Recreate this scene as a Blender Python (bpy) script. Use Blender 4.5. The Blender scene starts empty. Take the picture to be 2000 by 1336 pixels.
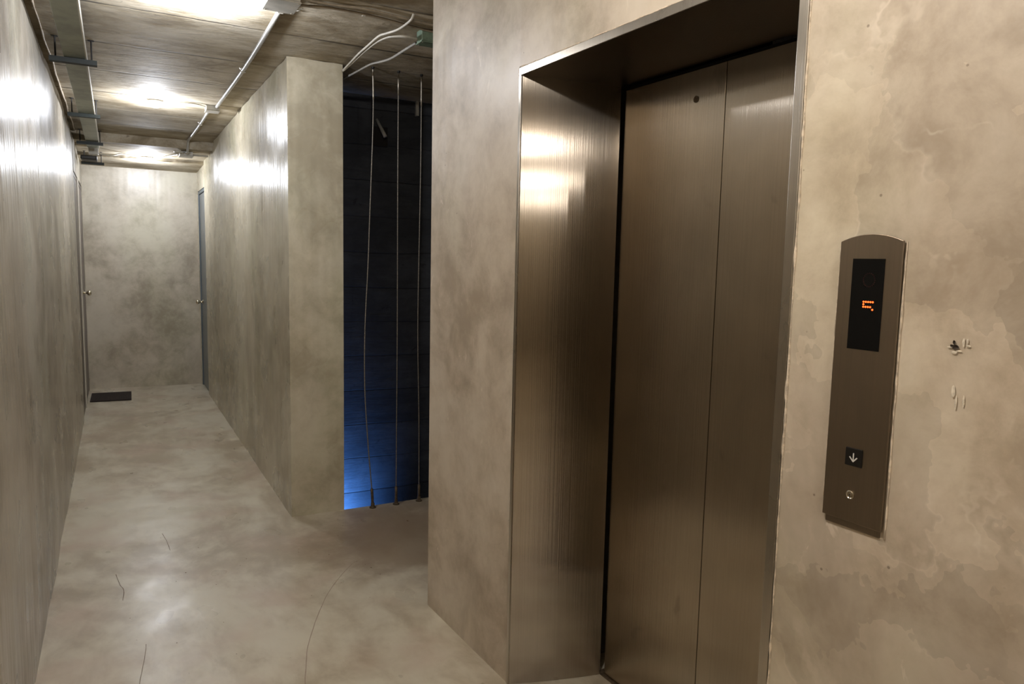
import bpy, bmesh, math, random
from mathutils import Vector, Matrix, noise

random.seed(7)
S = bpy.context.scene
COL = S.collection

# ------------------------------------------------------------------ camera, world, exposure
cam_d = bpy.data.cameras.new('camera')
cam_d.sensor_width = 36.0
cam_d.lens = 1409.64 / 2000 * 36
cam_d.clip_start = 0.05
cam = bpy.data.objects.new('camera', cam_d)
COL.objects.link(cam)
yaw, pitch, roll = 0.5021627, 0.1082113, 0.0219704
fw = Vector((math.sin(yaw) * math.cos(pitch), math.cos(yaw) * math.cos(pitch), -math.sin(pitch)))
rt = Vector((math.cos(yaw), -math.sin(yaw), 0))
up = rt.cross(fw)
rt2 = rt * math.cos(roll) + up * math.sin(roll)
up2 = up * math.cos(roll) - rt * math.sin(roll)
cam.matrix_world = Matrix(((rt2.x, up2.x, -fw.x, 0), (rt2.y, up2.y, -fw.y, 0), (rt2.z, up2.z, -fw.z, 1.5), (0, 0, 0, 1)))
S.camera = cam

W = bpy.data.worlds.new('world')
S.world = W
W.use_nodes = True
W.node_tree.nodes['Background'].inputs[0].default_value = (0.02, 0.025, 0.04, 1)
W.node_tree.nodes['Background'].inputs[1].default_value = 0.3

S.view_settings.view_transform = 'Standard'
S.view_settings.look = 'None'
S.view_settings.gamma = 1
S.view_settings.use_curve_mapping = False
S.view_settings.exposure = 1.15
S.cycles.sample_clamp_indirect = 3.0
S.cycles.caustics_reflective = False
S.cycles.caustics_refractive = False
LAMP_WATTS_FAR = 13.0            # the three lamps in view
LAMP_WATTS = 20.0                # light of every bulb
BULB_GLOW = 9.0
LAMP_COLOUR = (1.0, 0.95, 0.895)
LAMP_FAR_COLOUR = (0.87, 0.91, 1.0)

# a blue spot inside the open shaft, standing in for dusk light from below
sl = bpy.data.lights.new('dusk_light', 'SPOT')
sl.spot_size = math.radians(164)
sl.spot_blend = 0.8
sl.shadow_soft_size = 0.06
sl.energy = 150.0
sl.color = (0.10, 0.33, 1.0)
slo = bpy.data.objects.new('dusk_light', sl)
COL.objects.link(slo)
slo.location = (1.20, 4.52, -0.55)
slo.rotation_euler = Vector((-0.12, 0.30, 0.06)).to_track_quat('-Z', 'Y').to_euler()

# ------------------------------------------------------------------ frames of reference
ANG = -0.0446676                 # the lift wall leans a little off the corridor's axis
T = Vector((math.sin(ANG), math.cos(ANG), 0))
N = Vector((math.cos(ANG), -math.sin(ANG), 0))
CW = 1.2805
def E(s, d, z):                  # s along the lift wall, d depth behind its face, z height
    v = T * s + N * (CW + d)
    return Vector((v.x, v.y, z))
XL, XR, YF, ZC = -0.295, 0.855, 9.21, 2.60

# ------------------------------------------------------------------ materials
def new_mat(name):
    m = bpy.data.materials.new(name)
    m.use_nodes = True
    nt = m.node_tree
    return m, nt, nt.nodes['Principled BSDF']

def nd(nt, kind, **kw):
    n = nt.nodes.new(kind)
    for k, v in kw.items():
        setattr(n, k, v)
    return n

def mixrgb(nt, fac, a, b, mode='MIX'):
    m = nd(nt, 'ShaderNodeMix', data_type='RGBA', blend_type=mode)
    for sock, v in ((m.inputs[0], fac), (m.inputs[6], a), (m.inputs[7], b)):
        if hasattr(v, 'is_linked'):
            nt.links.new(v, sock)
        elif isinstance(v, (int, float)):
            sock.default_value = v
        else:
            sock.default_value = (*v, 1)
    return m.outputs[2]

def math_n(nt, op, a, b=None, c=None, clamp=False):
    m = nd(nt, 'ShaderNodeMath', operation=op, use_clamp=clamp)
    for i, v in enumerate((a, b, c)):
        if v is None:
            continue
        if hasattr(v, 'is_linked'):
            nt.links.new(v, m.inputs[i])
        else:
            m.inputs[i].default_value = v
    return m.outputs[0]

def ramp(nt, v, stops):
    r = nd(nt, 'ShaderNodeValToRGB')
    r.color_ramp.interpolation = 'B_SPLINE' if len(stops) > 2 else 'EASE'
    els = r.color_ramp.elements
    while len(els) < len(stops):
        els.new(0.5)
    for e, (p, c) in zip(els, stops):
        e.position = p
        e.color = (c, c, c, 1) if isinstance(c, (int, float)) else (*c, 1)
    nt.links.new(v, r.inputs[0])
    return r.outputs[0]

def coords(nt, scale=(1, 1, 1), loc=(0, 0, 0), rot=(0, 0, 0)):
    g = nd(nt, 'ShaderNodeNewGeometry')
    mp = nd(nt, 'ShaderNodeMapping')
    mp.inputs['Scale'].default_value = scale
    mp.inputs['Location'].default_value = loc
    mp.inputs['Rotation'].default_value = rot
    nt.links.new(g.outputs['Position'], mp.inputs[0])
    return mp.outputs[0]

def noise_t(nt, vec, scale, detail=4, rough=0.55, dist=0.0):
    n = nd(nt, 'ShaderNodeTexNoise')
    n.inputs['Scale'].default_value = scale
    n.inputs['Detail'].default_value = detail
    n.inputs['Roughness'].default_value = rough
    n.inputs['Distortion'].default_value = dist
    nt.links.new(vec, n.inputs['Vector'])
    return n.outputs['Fac']

def bump(nt, h, strength, distance, normal=None):
    b = nd(nt, 'ShaderNodeBump')
    b.inputs['Strength'].default_value = strength
    b.inputs['Distance'].default_value = distance
    nt.links.new(h, b.inputs['Height'])
    if normal is not None:
        nt.links.new(normal, b.inputs['Normal'])
    return b.outputs[0]

def plaster(name, dark, mid, light, rough=0.36, streak=1.0, seed=0.0, veins=0.0, trowel=(1, 1, 1), spec=0.5, chip=None):
    m, nt, p = new_mat(name)
    v = coords(nt, trowel, (seed, seed * 0.7, seed * 1.3))
    big = noise_t(nt, v, 1.3, 5, 0.6, 0.3)
    fine = noise_t(nt, v, 6.0, 6, 0.68, 0.25)
    grain = noise_t(nt, v, 40.0, 2, 0.5)
    t = math_n(nt, 'ADD', math_n(nt, 'MULTIPLY', big, 0.6), math_n(nt, 'MULTIPLY', fine, 0.4))
    col = ramp(nt, t, [(0.20, dark), (0.40, dark), (0.49, mid), (0.58, light), (0.80, light)])
    # slight warm and greenish tints that drift over the render
    hue = noise_t(nt, coords(nt, (1, 1, 0.6), (seed + 9, 3, 1)), 2.1, 3, 0.5)
    tint = ramp(nt, hue, [(0.35, (1.05, 0.985, 0.95)), (0.5, (1, 1, 1)), (0.65, (0.975, 1.0, 0.94))])
    col = mixrgb(nt, 1.0, col, tint, 'MULTIPLY')
    stain = ramp(nt, noise_t(nt, coords(nt, (1, 1, 0.55), (seed + 17, 2, 9)), 1.9, 5, 0.62, 0.5), [(0.50, 0.0), (0.72, 1.0)])
    col = mixrgb(nt, math_n(nt, 'MULTIPLY', stain, 0.55), col, tuple(c * 0.85 for c in dark))
    col = mixrgb(nt, math_n(nt, 'MULTIPLY', ramp(nt, grain, [(0.35, 1.0), (0.5, 0.0)]), 0.05), col, dark)
    nrm_h = noise_t(nt, v, 8.0, 1, 0.5)
    if veins > 0:
        # overlapping trowel sweeps: tone differs from patch to patch, pale ridges between them
        base = coords(nt, (1, 1, 1.0), (seed + 4, 2, 6), (0.6, 0, 0))
        nz = nd(nt, 'ShaderNodeTexNoise')
        nz.inputs['Scale'].default_value = 3.2
        nz.inputs['Detail'].default_value = 5
        nz.inputs['Roughness'].default_value = 0.62
        nt.links.new(base, nz.inputs['Vector'])
        add = nd(nt, 'ShaderNodeVectorMath', operation='MULTIPLY_ADD')
        nt.links.new(nz.outputs['Color'], add.inputs[0])
        add.inputs[1].default_value = (0.55, 0.55, 0.55)
        nt.links.new(base, add.inputs[2])
        sy = nd(nt, 'ShaderNodeSeparateXYZ')
        nt.links.new(coords(nt), sy.inputs[0])
        right = ramp(nt, math_n(nt, 'MULTIPLY', sy.outputs['Y'], 0.5), [(0.48, 1.0), (0.62, 0.15)])
        for sc_, wd in ((2.4, 0.05), (5.2, 0.06)):
            ve = nd(nt, 'ShaderNodeTexVoronoi', feature='DISTANCE_TO_EDGE')
            ve.inputs['Scale'].default_value = sc_
            nt.links.new(add.outputs[0], ve.inputs['Vector'])
            vc = nd(nt, 'ShaderNodeTexVoronoi')
            vc.inputs['Scale'].default_value = sc_
            nt.links.new(add.outputs[0], vc.inputs['Vector'])
            sp = nd(nt, 'ShaderNodeSeparateColor')
            nt.links.new(vc.outputs['Color'], sp.inputs[0])
            tone = ramp(nt, sp.outputs[0], [(0.0, (0.86, 0.85, 0.84)), (1.0, (1.07, 1.06, 1.05))])
            col = mixrgb(nt, math_n(nt, 'MULTIPLY', right, 0.75), col, mixrgb(nt, 1.0, col, tone, 'MULTIPLY'))
            patch = ramp(nt, noise_t(nt, coords(nt, (1, 1, 1), (seed + sc_, 3, 3)), 3.0, 3, 0.6), [(0.47, 0.0), (0.62, 1.0)])
            line = math_n(nt, 'MULTIPLY', math_n(nt, 'MULTIPLY', ramp(nt, ve.outputs[0], [(0.0, 1.0), (wd, 0.0)]), patch), right)
            col = mixrgb(nt, math_n(nt, 'MULTIPLY', line, veins), col, tuple(min(1, c * 1.2) for c in light))
        # scattered light scuffs
        sc = noise_t(nt, coords(nt, (1, 1, 0.45), (seed + 31, 1, 4)), 14.0, 3, 0.7, 1.2)
        col = mixrgb(nt, math_n(nt, 'MULTIPLY', ramp(nt, sc, [(0.66, 0.0), (0.74, 1.0)]), 0.5), col, tuple(min(1, c * 1.15) for c in light))
        # little dark pinholes
        vo = nd(nt, 'ShaderNodeTexVoronoi')
        vo.inputs['Scale'].default_value = 9.0
        nt.links.new(coords(nt, (1, 1, 1), (seed, 5, 2)), vo.inputs['Vector'])
        pin = ramp(nt, vo.outputs['Distance'], [(0.018, 1.0), (0.032, 0.0)])
        col = mixrgb(nt, math_n(nt, 'MULTIPLY', pin, 0.6), col, (0.10, 0.07, 0.045))
    nt.links.new(col, p.inputs['Base Color'])
    sv = coords(nt, (1, 1, 0.07), (seed + 2, 5, 0))
    st = noise_t(nt, sv, 24.0, 0, 0.5)
    st2 = noise_t(nt, coords(nt, (1, 1, 0.12), (seed, 8, 3)), 4.0, 2, 0.5)
    b1 = bump(nt, math_n(nt, 'ADD', st, math_n(nt, 'MULTIPLY', st2, 2.2)), 1.0, 0.0020 * streak)
    b2 = bump(nt, nrm_h, 0.5, 0.0018, b1)
    nt.links.new(b2, p.inputs['Normal'])
    rr = math_n(nt, 'ADD', math_n(nt, 'MULTIPLY', noise_t(nt, v, 4.0, 1, 0.5), 0.22), rough - 0.11)
    nt.links.new(rr, p.inputs['Roughness'])
    p.inputs['Specular IOR Level'].default_value = spec
    return m

M = {}
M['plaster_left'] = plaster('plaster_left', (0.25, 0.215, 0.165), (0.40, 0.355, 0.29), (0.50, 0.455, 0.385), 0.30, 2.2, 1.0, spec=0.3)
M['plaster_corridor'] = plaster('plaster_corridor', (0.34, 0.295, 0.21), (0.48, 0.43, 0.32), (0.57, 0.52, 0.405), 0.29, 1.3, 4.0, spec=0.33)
M['plaster_far'] = plaster('plaster_far', (0.30, 0.26, 0.195), (0.46, 0.41, 0.325), (0.58, 0.53, 0.44), 0.36, 0.5, 7.0)
M['plaster_lift'] = plaster('plaster_lift', (0.35, 0.285, 0.215), (0.52, 0.445, 0.355), (0.61, 0.54, 0.45), 0.46, 0.5, 12.0, veins=0.36, spec=0.4)

def floor_mat():
    m, nt, p = new_mat('screed_floor')
    v = coords(nt, (1.0, 0.6, 1), (2, 5, 0))
    a = noise_t(nt, v, 1.6, 6, 0.6, 0.8)
    b = noise_t(nt, v, 9.0, 6, 0.6, 0.4)
    t = math_n(nt, 'ADD', math_n(nt, 'MULTIPLY', a, 0.7), math_n(nt, 'MULTIPLY', b, 0.3))
    col = ramp(nt, t, [(0.20, (0.37, 0.31, 0.215)), (0.42, (0.40, 0.335, 0.24)), (0.5, (0.56, 0.50, 0.385)), (0.58, (0.65, 0.60, 0.48)), (0.80, (0.66, 0.61, 0.49))])
    col = mixrgb(nt, ramp(nt, noise_t(nt, coords(nt, (1, 1, 1), (8, 0, 0)), 3.0, 3, 0.5), [(0.45, 0.0), (0.75, 0.5)]), col, (0.50, 0.37, 0.29))
    # dirt and cast shadow painted together in the bay beside the lift pier
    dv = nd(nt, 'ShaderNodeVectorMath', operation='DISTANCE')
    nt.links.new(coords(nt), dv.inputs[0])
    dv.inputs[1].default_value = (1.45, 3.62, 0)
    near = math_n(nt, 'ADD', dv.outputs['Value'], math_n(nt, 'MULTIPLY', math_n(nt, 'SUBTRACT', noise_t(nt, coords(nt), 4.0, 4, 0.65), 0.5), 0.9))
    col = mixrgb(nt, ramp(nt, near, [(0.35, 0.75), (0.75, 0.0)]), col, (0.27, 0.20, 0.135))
    nt.links.new(col, p.inputs['Base Color'])
    wavy = noise_t(nt, coords(nt, (1, 1, 1)), 3.5, 1, 0.5)
    n1 = bump(nt, wavy, 1.0, 0.008)
    n2 = bump(nt, noise_t(nt, coords(nt), 14.0, 1, 0.5), 0.5, 0.0012, n1)
    nt.links.new(n2, p.inputs['Normal'])
    nt.links.new(math_n(nt, 'ADD', math_n(nt, 'MULTIPLY', noise_t(nt, v, 6.0, 2, 0.5), 0.22), 0.20), p.inputs['Roughness'])
    p.inputs['Specular IOR Level'].default_value = 0.5
    return m
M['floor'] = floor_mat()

def board_mat(name, dark, mid, light, pitch=0.66, rough=0.75, along='Y', strength=1.0):
    m, nt, p = new_mat(name)
    # grain runs across the corridor, boards repeat along it
    g = (1.2, 4.0, 1) if along == 'Y' else (0.8, 1, 6.0)
    v = coords(nt, g, (1, 0, 0))
    a = noise_t(nt, v, 4.0, 7, 0.65, 0.5)
    b = noise_t(nt, coords(nt, (1, 1.6, 1.6), (3, 1, 0)), 2.6, 6, 0.68, 0.4)
    t = math_n(nt, 'ADD', math_n(nt, 'MULTIPLY', a, 0.22), math_n(nt, 'MULTIPLY', b, 0.78))
    col = ramp(nt, t, [(0.38, dark), (0.5, mid), (0.62, light)])
    sp = nd(nt, 'ShaderNodeSeparateXYZ')
    nt.links.new(coords(nt), sp.inputs[0])
    wob = math_n(nt, 'MULTIPLY', noise_t(nt, coords(nt), 1.2, 4, 0.6), 0.05)
    yy = math_n(nt, 'ADD', math_n(nt, 'ADD', sp.outputs[along], 0.46), wob)
    fr = math_n(nt, 'FRACT', math_n(nt, 'DIVIDE', yy, pitch))
    dist = math_n(nt, 'ABSOLUTE', math_n(nt, 'SUBTRACT', fr, 0.5))
    brk = ramp(nt, noise_t(nt, coords(nt), 2.5, 3, 0.6), [(0.35, 0.25), (0.55, 1.0)])
    joint = math_n(nt, 'MULTIPLY', ramp(nt, dist, [(0.006, 1.0), (0.02, 0.0)]), brk)
    idx = math_n(nt, 'FLOOR', math_n(nt, 'ADD', math_n(nt, 'DIVIDE', yy, pitch), 0.5))
    wn = nd(nt, 'ShaderNodeTexWhiteNoise', noise_dimensions='1D')
    nt.links.new(idx, wn.inputs['W'])
    tone = ramp(nt, wn.outputs['Value'], [(0.0, 0.82), (1.0, 1.12)])
    col = mixrgb(nt, 1.0, col, tone, 'MULTIPLY')
    col = mixrgb(nt, math_n(nt, 'MULTIPLY', joint, 0.8), col, tuple(c * 0.25 for c in dark))
    # blots and pits
    pit = ramp(nt, noise_t(nt, coords(nt, (1, 2.2, 1), (7, 0, 0)), 13.0, 4, 0.7, 0.6), [(0.63, 0.0), (0.72, 1.0)])
    col = mixrgb(nt, math_n(nt, 'MULTIPLY', pit, 0.6), col, tuple(c * 0.35 for c in dark))
    nt.links.new(col, p.inputs['Base Color'])
    h = math_n(nt, 'SUBTRACT', math_n(nt, 'ADD', a, math_n(nt, 'MULTIPLY', tone, 0.6)), math_n(nt, 'MULTIPLY', joint, 1.2))
    nt.links.new(bump(nt, h, strength, 0.010), p.inputs['Normal'])
    p.inputs['Roughness'].default_value = rough
    return m
M['ceiling'] = board_mat('board_marked_concrete', (0.21, 0.16, 0.09), (0.42, 0.355, 0.25), (0.54, 0.48, 0.375))
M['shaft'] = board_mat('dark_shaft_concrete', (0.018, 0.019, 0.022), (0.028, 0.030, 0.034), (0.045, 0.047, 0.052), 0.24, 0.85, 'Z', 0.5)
M['raw'] = board_mat('raw_concrete_band', (0.10, 0.078, 0.05), (0.15, 0.12, 0.08), (0.20, 0.165, 0.12))

def simple(name, col, rough=0.5, metal=0.0, var=0.0, scale=20, spec=0.5):
    m, nt, p = new_mat(name)
    if var:
        n = noise_t(nt, coords(nt), scale, 4, 0.6)
        c = ramp(nt, n, [(0.35, tuple(x * (1 - var) for x in col)), (0.65, tuple(min(1, x * (1 + var)) for x in col))])
        nt.links.new(c, p.inputs['Base Color'])
    else:
        p.inputs['Base Color'].default_value = (*col, 1)
    p.inputs['Roughness'].default_value = rough
    p.inputs['Metallic'].default_value = metal
    p.inputs['Specular IOR Level'].default_value = spec
    return m

def steel(name, col, rough=0.3, aniso=0.75, smudge=0.0, cover=1.0):
    m, nt, p = new_mat(name)
    fine = noise_t(nt, coords(nt, (1, 1, 0.004), (0, 3, 0)), 260.0, 3, 0.6)
    cloud = noise_t(nt, coords(nt, (1, 1, 0.5), (3, 1, 7)), 3.2, 4, 0.6, 0.4)
    c = ramp(nt, cloud, [(0.3, tuple(x * 0.90 for x in col)), (0.7, tuple(x * 1.08 for x in col))])
    c = mixrgb(nt, math_n(nt, 'MULTIPLY', ramp(nt, fine, [(0.3, 1.0), (0.6, 0.0)]), 0.22), c, tuple(x * 0.7 for x in col))
    if smudge:
        s = ramp(nt, noise_t(nt, coords(nt, (1, 1, 0.8), (11, 2, 5)), 5.5, 3, 0.6, 0.8), [(0.62, 0.0), (0.74, 1.0)])
        c = mixrgb(nt, math_n(nt, 'MULTIPLY', s, smudge), c, tuple(x * 0.5 for x in col))
    nt.links.new(c, p.inputs['Base Color'])
    p.inputs['Metallic'].default_value = 1.0
    nt.links.new(math_n(nt, 'ADD', math_n(nt, 'MULTIPLY', cloud, 0.06), rough - 0.03), p.inputs['Roughness'])
    p.inputs['Anisotropic'].default_value = aniso
    tg = nd(nt, 'ShaderNodeTangent', direction_type='RADIAL', axis='Z')
    nt.links.new(tg.outputs[0], p.inputs['Tangent'])
    p.inputs['Anisotropic Rotation'].default_value = 0.0
    nt.links.new(bump(nt, fine, 1.0, 0.00033), p.inputs['Normal'])
    return m
M['steel'] = steel('brushed_steel', (0.37, 0.32, 0.26), 0.17, 1.0, 0.0)
M['steel_shaded'] = steel('shaded_brushed_steel', (0.10, 0.08, 0.06), 0.35, 0.5, 0.0)  # darkened copy of the steel, the soffit's shade put into its colour
M['steel_door'] = steel('brushed_steel_door', (0.43, 0.365, 0.285), 0.20, 1.0, 0.4)
M['steel_trim'] = steel('brushed_steel_trim', (0.50, 0.46, 0.40), 0.28, 0.8)
M['steel_plate'] = steel('brushed_steel_plate', (0.27, 0.22, 0.165), 0.40, 0.5)
M['galv'] = simple('galvanised_steel', (0.27, 0.285, 0.225), 0.42, 0.6, 0.18, 9)
M['black_gap'] = simple('black_gap', (0.01, 0.008, 0.006), 0.9)
M['channel'] = simple('dark_painted_channel', (0.006, 0.010, 0.008), 0.6, 0.0, 0.3, 30)
M['rod'] = simple('threaded_rod_steel', (0.02, 0.018, 0.016), 0.5, 0.3)
M['pvc'] = simple('grey_plastic_conduit', (0.36, 0.345, 0.31), 0.4, 0, 0.08, 15)
M['pvc_white'] = simple('white_plastic_conduit', (0.52, 0.49, 0.42), 0.4, 0, 0.08, 15)
M['cable_grey'] = simple('grey_cable', (0.30, 0.25, 0.185), 0.6, 0, 0.15, 25)
M['box'] = simple('grey_plastic_box', (0.40, 0.38, 0.33), 0.45, 0, 0.12, 18)
M['green_box'] = simple('green_grey_box', (0.16, 0.22, 0.16), 0.5, 0, 0.2, 40)
M['white'] = simple('white_plastic', (0.75, 0.75, 0.72), 0.4)
M['rope'] = simple('steel_wire_rope', (0.20, 0.18, 0.15), 0.5, 0.4, 0.35, 160)
M['ferrule'] = simple('steel_ferrule', (0.42, 0.38, 0.31), 0.4, 0.8, 0.15, 60)
M['rust'] = simple('dull_anchor_steel', (0.13, 0.095, 0.06), 0.6, 0.5, 0.3, 80)
M['door_grey'] = simple('blue_grey_door_paint', (0.17, 0.19, 0.195), 0.4, 0, 0.08, 6)
M['frame_grey'] = simple('blue_grey_frame_paint', (0.085, 0.11, 0.125), 0.4, 0, 0.08, 6)
M['door_brown'] = simple('brown_door_paint', (0.085, 0.065, 0.048), 0.45, 0, 0.1, 8)
M['frame_mauve'] = simple('grey_mauve_frame_paint', (0.135, 0.112, 0.10), 0.4, 0, 0.08, 8)
M['reveal'] = simple('pale_door_edging', (0.62, 0.58, 0.50), 0.45, 0, 0.05, 10)
M['knob'] = simple('polished_knob_metal', (0.75, 0.68, 0.52), 0.18, 1.0)
M['glass_black'] = simple('black_display_glass', (0.003, 0.003, 0.003), 0.25, 0, spec=0.2)
M['led_off'] = simple('unlit_led_tint', (0.016, 0.004, 0.004), 0.35, spec=0.3)
M['button'] = simple('black_button_plastic', (0.008, 0.007, 0.006), 0.35, spec=0.3)
M['arrow'] = simple('pale_arrow_inlay', (0.62, 0.60, 0.56), 0.4)
M['brass'] = simple('lock_steel', (0.50, 0.45, 0.36), 0.25, 1.0)
M['ridge'] = simple('pale_plaster_bead', (0.56, 0.47, 0.36), 0.7, 0, 0.25, 60)
M['crack'] = simple('crack_dirt', (0.16, 0.105, 0.06), 0.8)
M['crack_soft'] = simple('filled_crack', (0.36, 0.28, 0.205), 0.5)
M['hole'] = simple('hole_dark', (0.04, 0.028, 0.018), 0.9)
M['chip'] = simple('pale_chipped_plaster', (0.62, 0.55, 0.44), 0.8, 0, 0.2, 80)

def mat_mat():
    m, nt, p = new_mat('ribbed_doormat')
    w = nd(nt, 'ShaderNodeTexWave')
    w.inputs['Scale'].default_value = 40
    nt.links.new(coords(nt), w.inputs['Vector'])
    nt.links.new(ramp(nt, w.outputs['Fac'], [(0.2, (0.016, 0.010, 0.008)), (0.8, (0.032, 0.02, 0.016))]), p.inputs['Base Color'])
    nt.links.new(bump(nt, w.outputs['Fac'], 0.6, 0.004), p.inputs['Normal'])
    p.inputs['Roughness'].default_value = 0.9
    return m
M['mat'] = mat_mat()

def emit(name, col, strength):
    m, nt, p = new_mat(name)
    p.inputs['Base Color'].default_value = (*col, 1)
    p.inputs['Emission Color'].default_value = (*col, 1)
    p.inputs['Emission Strength'].default_value = strength
    return m
M['bulb'] = emit('lit_bulb', LAMP_COLOUR, BULB_GLOW)
M['bulb_far'] = emit('lit_bulb_cool', LAMP_FAR_COLOUR, BULB_GLOW)
M['led'] = emit('lit_led_orange', (1.0, 0.07, 0.01), 2.2)

# ------------------------------------------------------------------ mesh helpers
def obj(name, bm, mat, parent=None, smooth=False, bevel=0.0, origin=None):
    bmesh.ops.recalc_face_normals(bm, faces=bm.faces)
    if origin is not None:
        bmesh.ops.translate(bm, verts=bm.verts, vec=-Vector(origin))
    me = bpy.data.meshes.new(name)
    bm.to_mesh(me)
    bm.free()
    me.materials.append(mat)
    if smooth:
        for f in me.polygons:
            f.use_smooth = True
    o = bpy.data.objects.new(name, me)
    COL.objects.link(o)
    if origin is not None:
        o.location = origin
    if parent is not None:
        o.parent = parent
        if origin is not None:
            o.location = Vector(origin) - Vector(parent.location)
    if bevel:
        b = o.modifiers.new('bevel', 'BEVEL')
        b.width = bevel
        b.segments = 2
        b.limit_method = 'ANGLE'
    return o

def part(name, bm, mat, root, smooth=False, bevel=0.0, label=None):
    """a child whose mesh was built in world coordinates; root is an unrotated Empty or part"""
    bmesh.ops.recalc_face_normals(bm, faces=bm.faces)
    w = Vector((0, 0, 0))
    r = root
    while r is not None:
        w += Vector(r.location)
        r = r.parent
    bmesh.ops.translate(bm, verts=bm.verts, vec=-w)
    me = bpy.data.meshes.new(name)
    bm.to_mesh(me)
    bm.free()
    me.materials.append(mat)
    if smooth:
        for f in me.polygons:
            f.use_smooth = True
    o = bpy.data.objects.new(name, me)
    COL.objects.link(o)
    o.parent = root
    if bevel:
        b = o.modifiers.new('bevel', 'BEVEL')
        b.width = bevel
        b.segments = 2
        b.limit_method = 'ANGLE'
    if label:
        o['label'] = label
    return o

def empty(name, loc, label, cat, group=None):
    o = bpy.data.objects.new(name, None)
    o.empty_display_size = 0.05
    COL.objects.link(o)
    o.location = loc
    return tag(o, label, cat, group)

def tag(o, label, cat, group=None):
    o['label'] = label
    o['category'] = cat
    if group:
        o['group'] = group
    return o

def struct(name, bm, mat, parent=None, **kw):
    o = obj(name, bm, mat, parent, **kw)
    if parent is None:
        o['kind'] = 'structure'
    return o

def box(bm, x0, x1, y0, y1, z0, z1):
    vs = [bm.verts.new((x, y, z)) for x in (x0, x1) for y in (y0, y1) for z in (z0, z1)]
    for f in ((0, 1, 3, 2), (4, 6, 7, 5), (0, 4, 5, 1), (2, 3, 7, 6), (0, 2, 6, 4), (1, 5, 7, 3)):
        bm.faces.new([vs[i] for i in f])
    return bm

def ebox(bm, s0, s1, d0, d1, z0, z1):
    vs = [bm.verts.new(E(s, d, z)) for s in (s0, s1) for d in (d0, d1) for z in (z0, z1)]
    for f in ((0, 1, 3, 2), (4, 6, 7, 5), (0, 4, 5, 1), (2, 3, 7, 6), (0, 2, 6, 4), (1, 5, 7, 3)):
        bm.faces.new([vs[i] for i in f])
    return bm

def prism(bm, pts, off):
    """polygon pts (Vectors) extruded by off"""
    a = [bm.verts.new(p) for p in pts]
    b = [bm.verts.new(Vector(p) + off) for p in pts]
    bm.faces.new(a)
    bm.faces.new(list(reversed(b)))
    n = len(a)
    for i in range(n):
        bm.faces.new([a[i], b[i], b[(i + 1) % n], a[(i + 1) % n]])
    return bm

def tube(bm, pts, r, seg=10, cap=True):
    pts = [Vector(p) for p in pts]
    rs = r if isinstance(r, (list, tuple)) else [r] * len(pts)
    rings = []
    ref = None
    for i, p in enumerate(pts):
        d = (pts[min(i + 1, len(pts) - 1)] - pts[max(i - 1, 0)]).normalized()
        if ref is None:
            ref = d.orthogonal().normalized()
        ref = (ref - d * ref.dot(d)).normalized()
        q = d.cross(ref)
        rings.append([bm.verts.new(p + (ref * math.cos(a) + q * math.sin(a)) * rs[i])
                      for a in [2 * math.pi * k / seg for k in range(seg)]])
    for a, b in zip(rings, rings[1:]):
        for k in range(seg):
            bm.faces.new([a[k], a[(k + 1) % seg], b[(k + 1) % seg], b[k]])
    if cap:
        bm.faces.new(list(reversed(rings[0])))
        bm.faces.new(rings[-1])
    return bm

def spline(pts, n=8):
    pts = [Vector(p) for p in pts]
    out = []
    P = [pts[0] * 2 - pts[1]] + pts + [pts[-1] * 2 - pts[-2]]
    for i in range(1, len(P) - 2):
        for k in range(n):
            t = k / n
            a, b, c, d = P[i - 1], P[i], P[i + 1], P[i + 2]
            out.append(0.5 * ((2 * b) + (c - a) * t + (2 * a - 5 * b + 4 * c - d) * t * t + (3 * b - a - 3 * c + d) * t ** 3))
    out.append(pts[-1])
    return out

def lathe(bm, prof, centre, axis='Z', seg=20, dirn=None):
    """prof: list of (radius, height) along axis direction"""
    c = Vector(centre)
    ax = Vector(dirn).normalized() if dirn is not None else {'X': Vector((1, 0, 0)), 'Y': Vector((0, 1, 0)), 'Z': Vector((0, 0, 1))}[axis]
    u = ax.orthogonal().normalized()
    v = ax.cross(u)
    rings = []
    for r, h in prof:
        if r < 1e-6:
            rings.append([bm.verts.new(c + ax * h)])
        else:
            rings.append([bm.verts.new(c + ax * h + (u * math.cos(t) + v * math.sin(t)) * r) for t in [2 * math.pi * k / seg for k in range(seg)]])
    for a, b in zip(rings, rings[1:]):
        for k in range(seg):
            k2 = (k + 1) % seg
            if len(a) == 1 and len(b) == 1:
                continue
            if len(a) == 1:
                bm.faces.new([a[0], b[k2], b[k]])
            elif len(b) == 1:
                bm.faces.new([a[k], a[k2], b[0]])
            else:
                bm.faces.new([a[k], a[k2], b[k2], b[k]])
    if len(rings[0]) > 1:
        bm.faces.new(list(reversed(rings[0])))
    if len(rings[-1]) > 1:
        bm.faces.new(rings[-1])
    return bm

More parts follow.
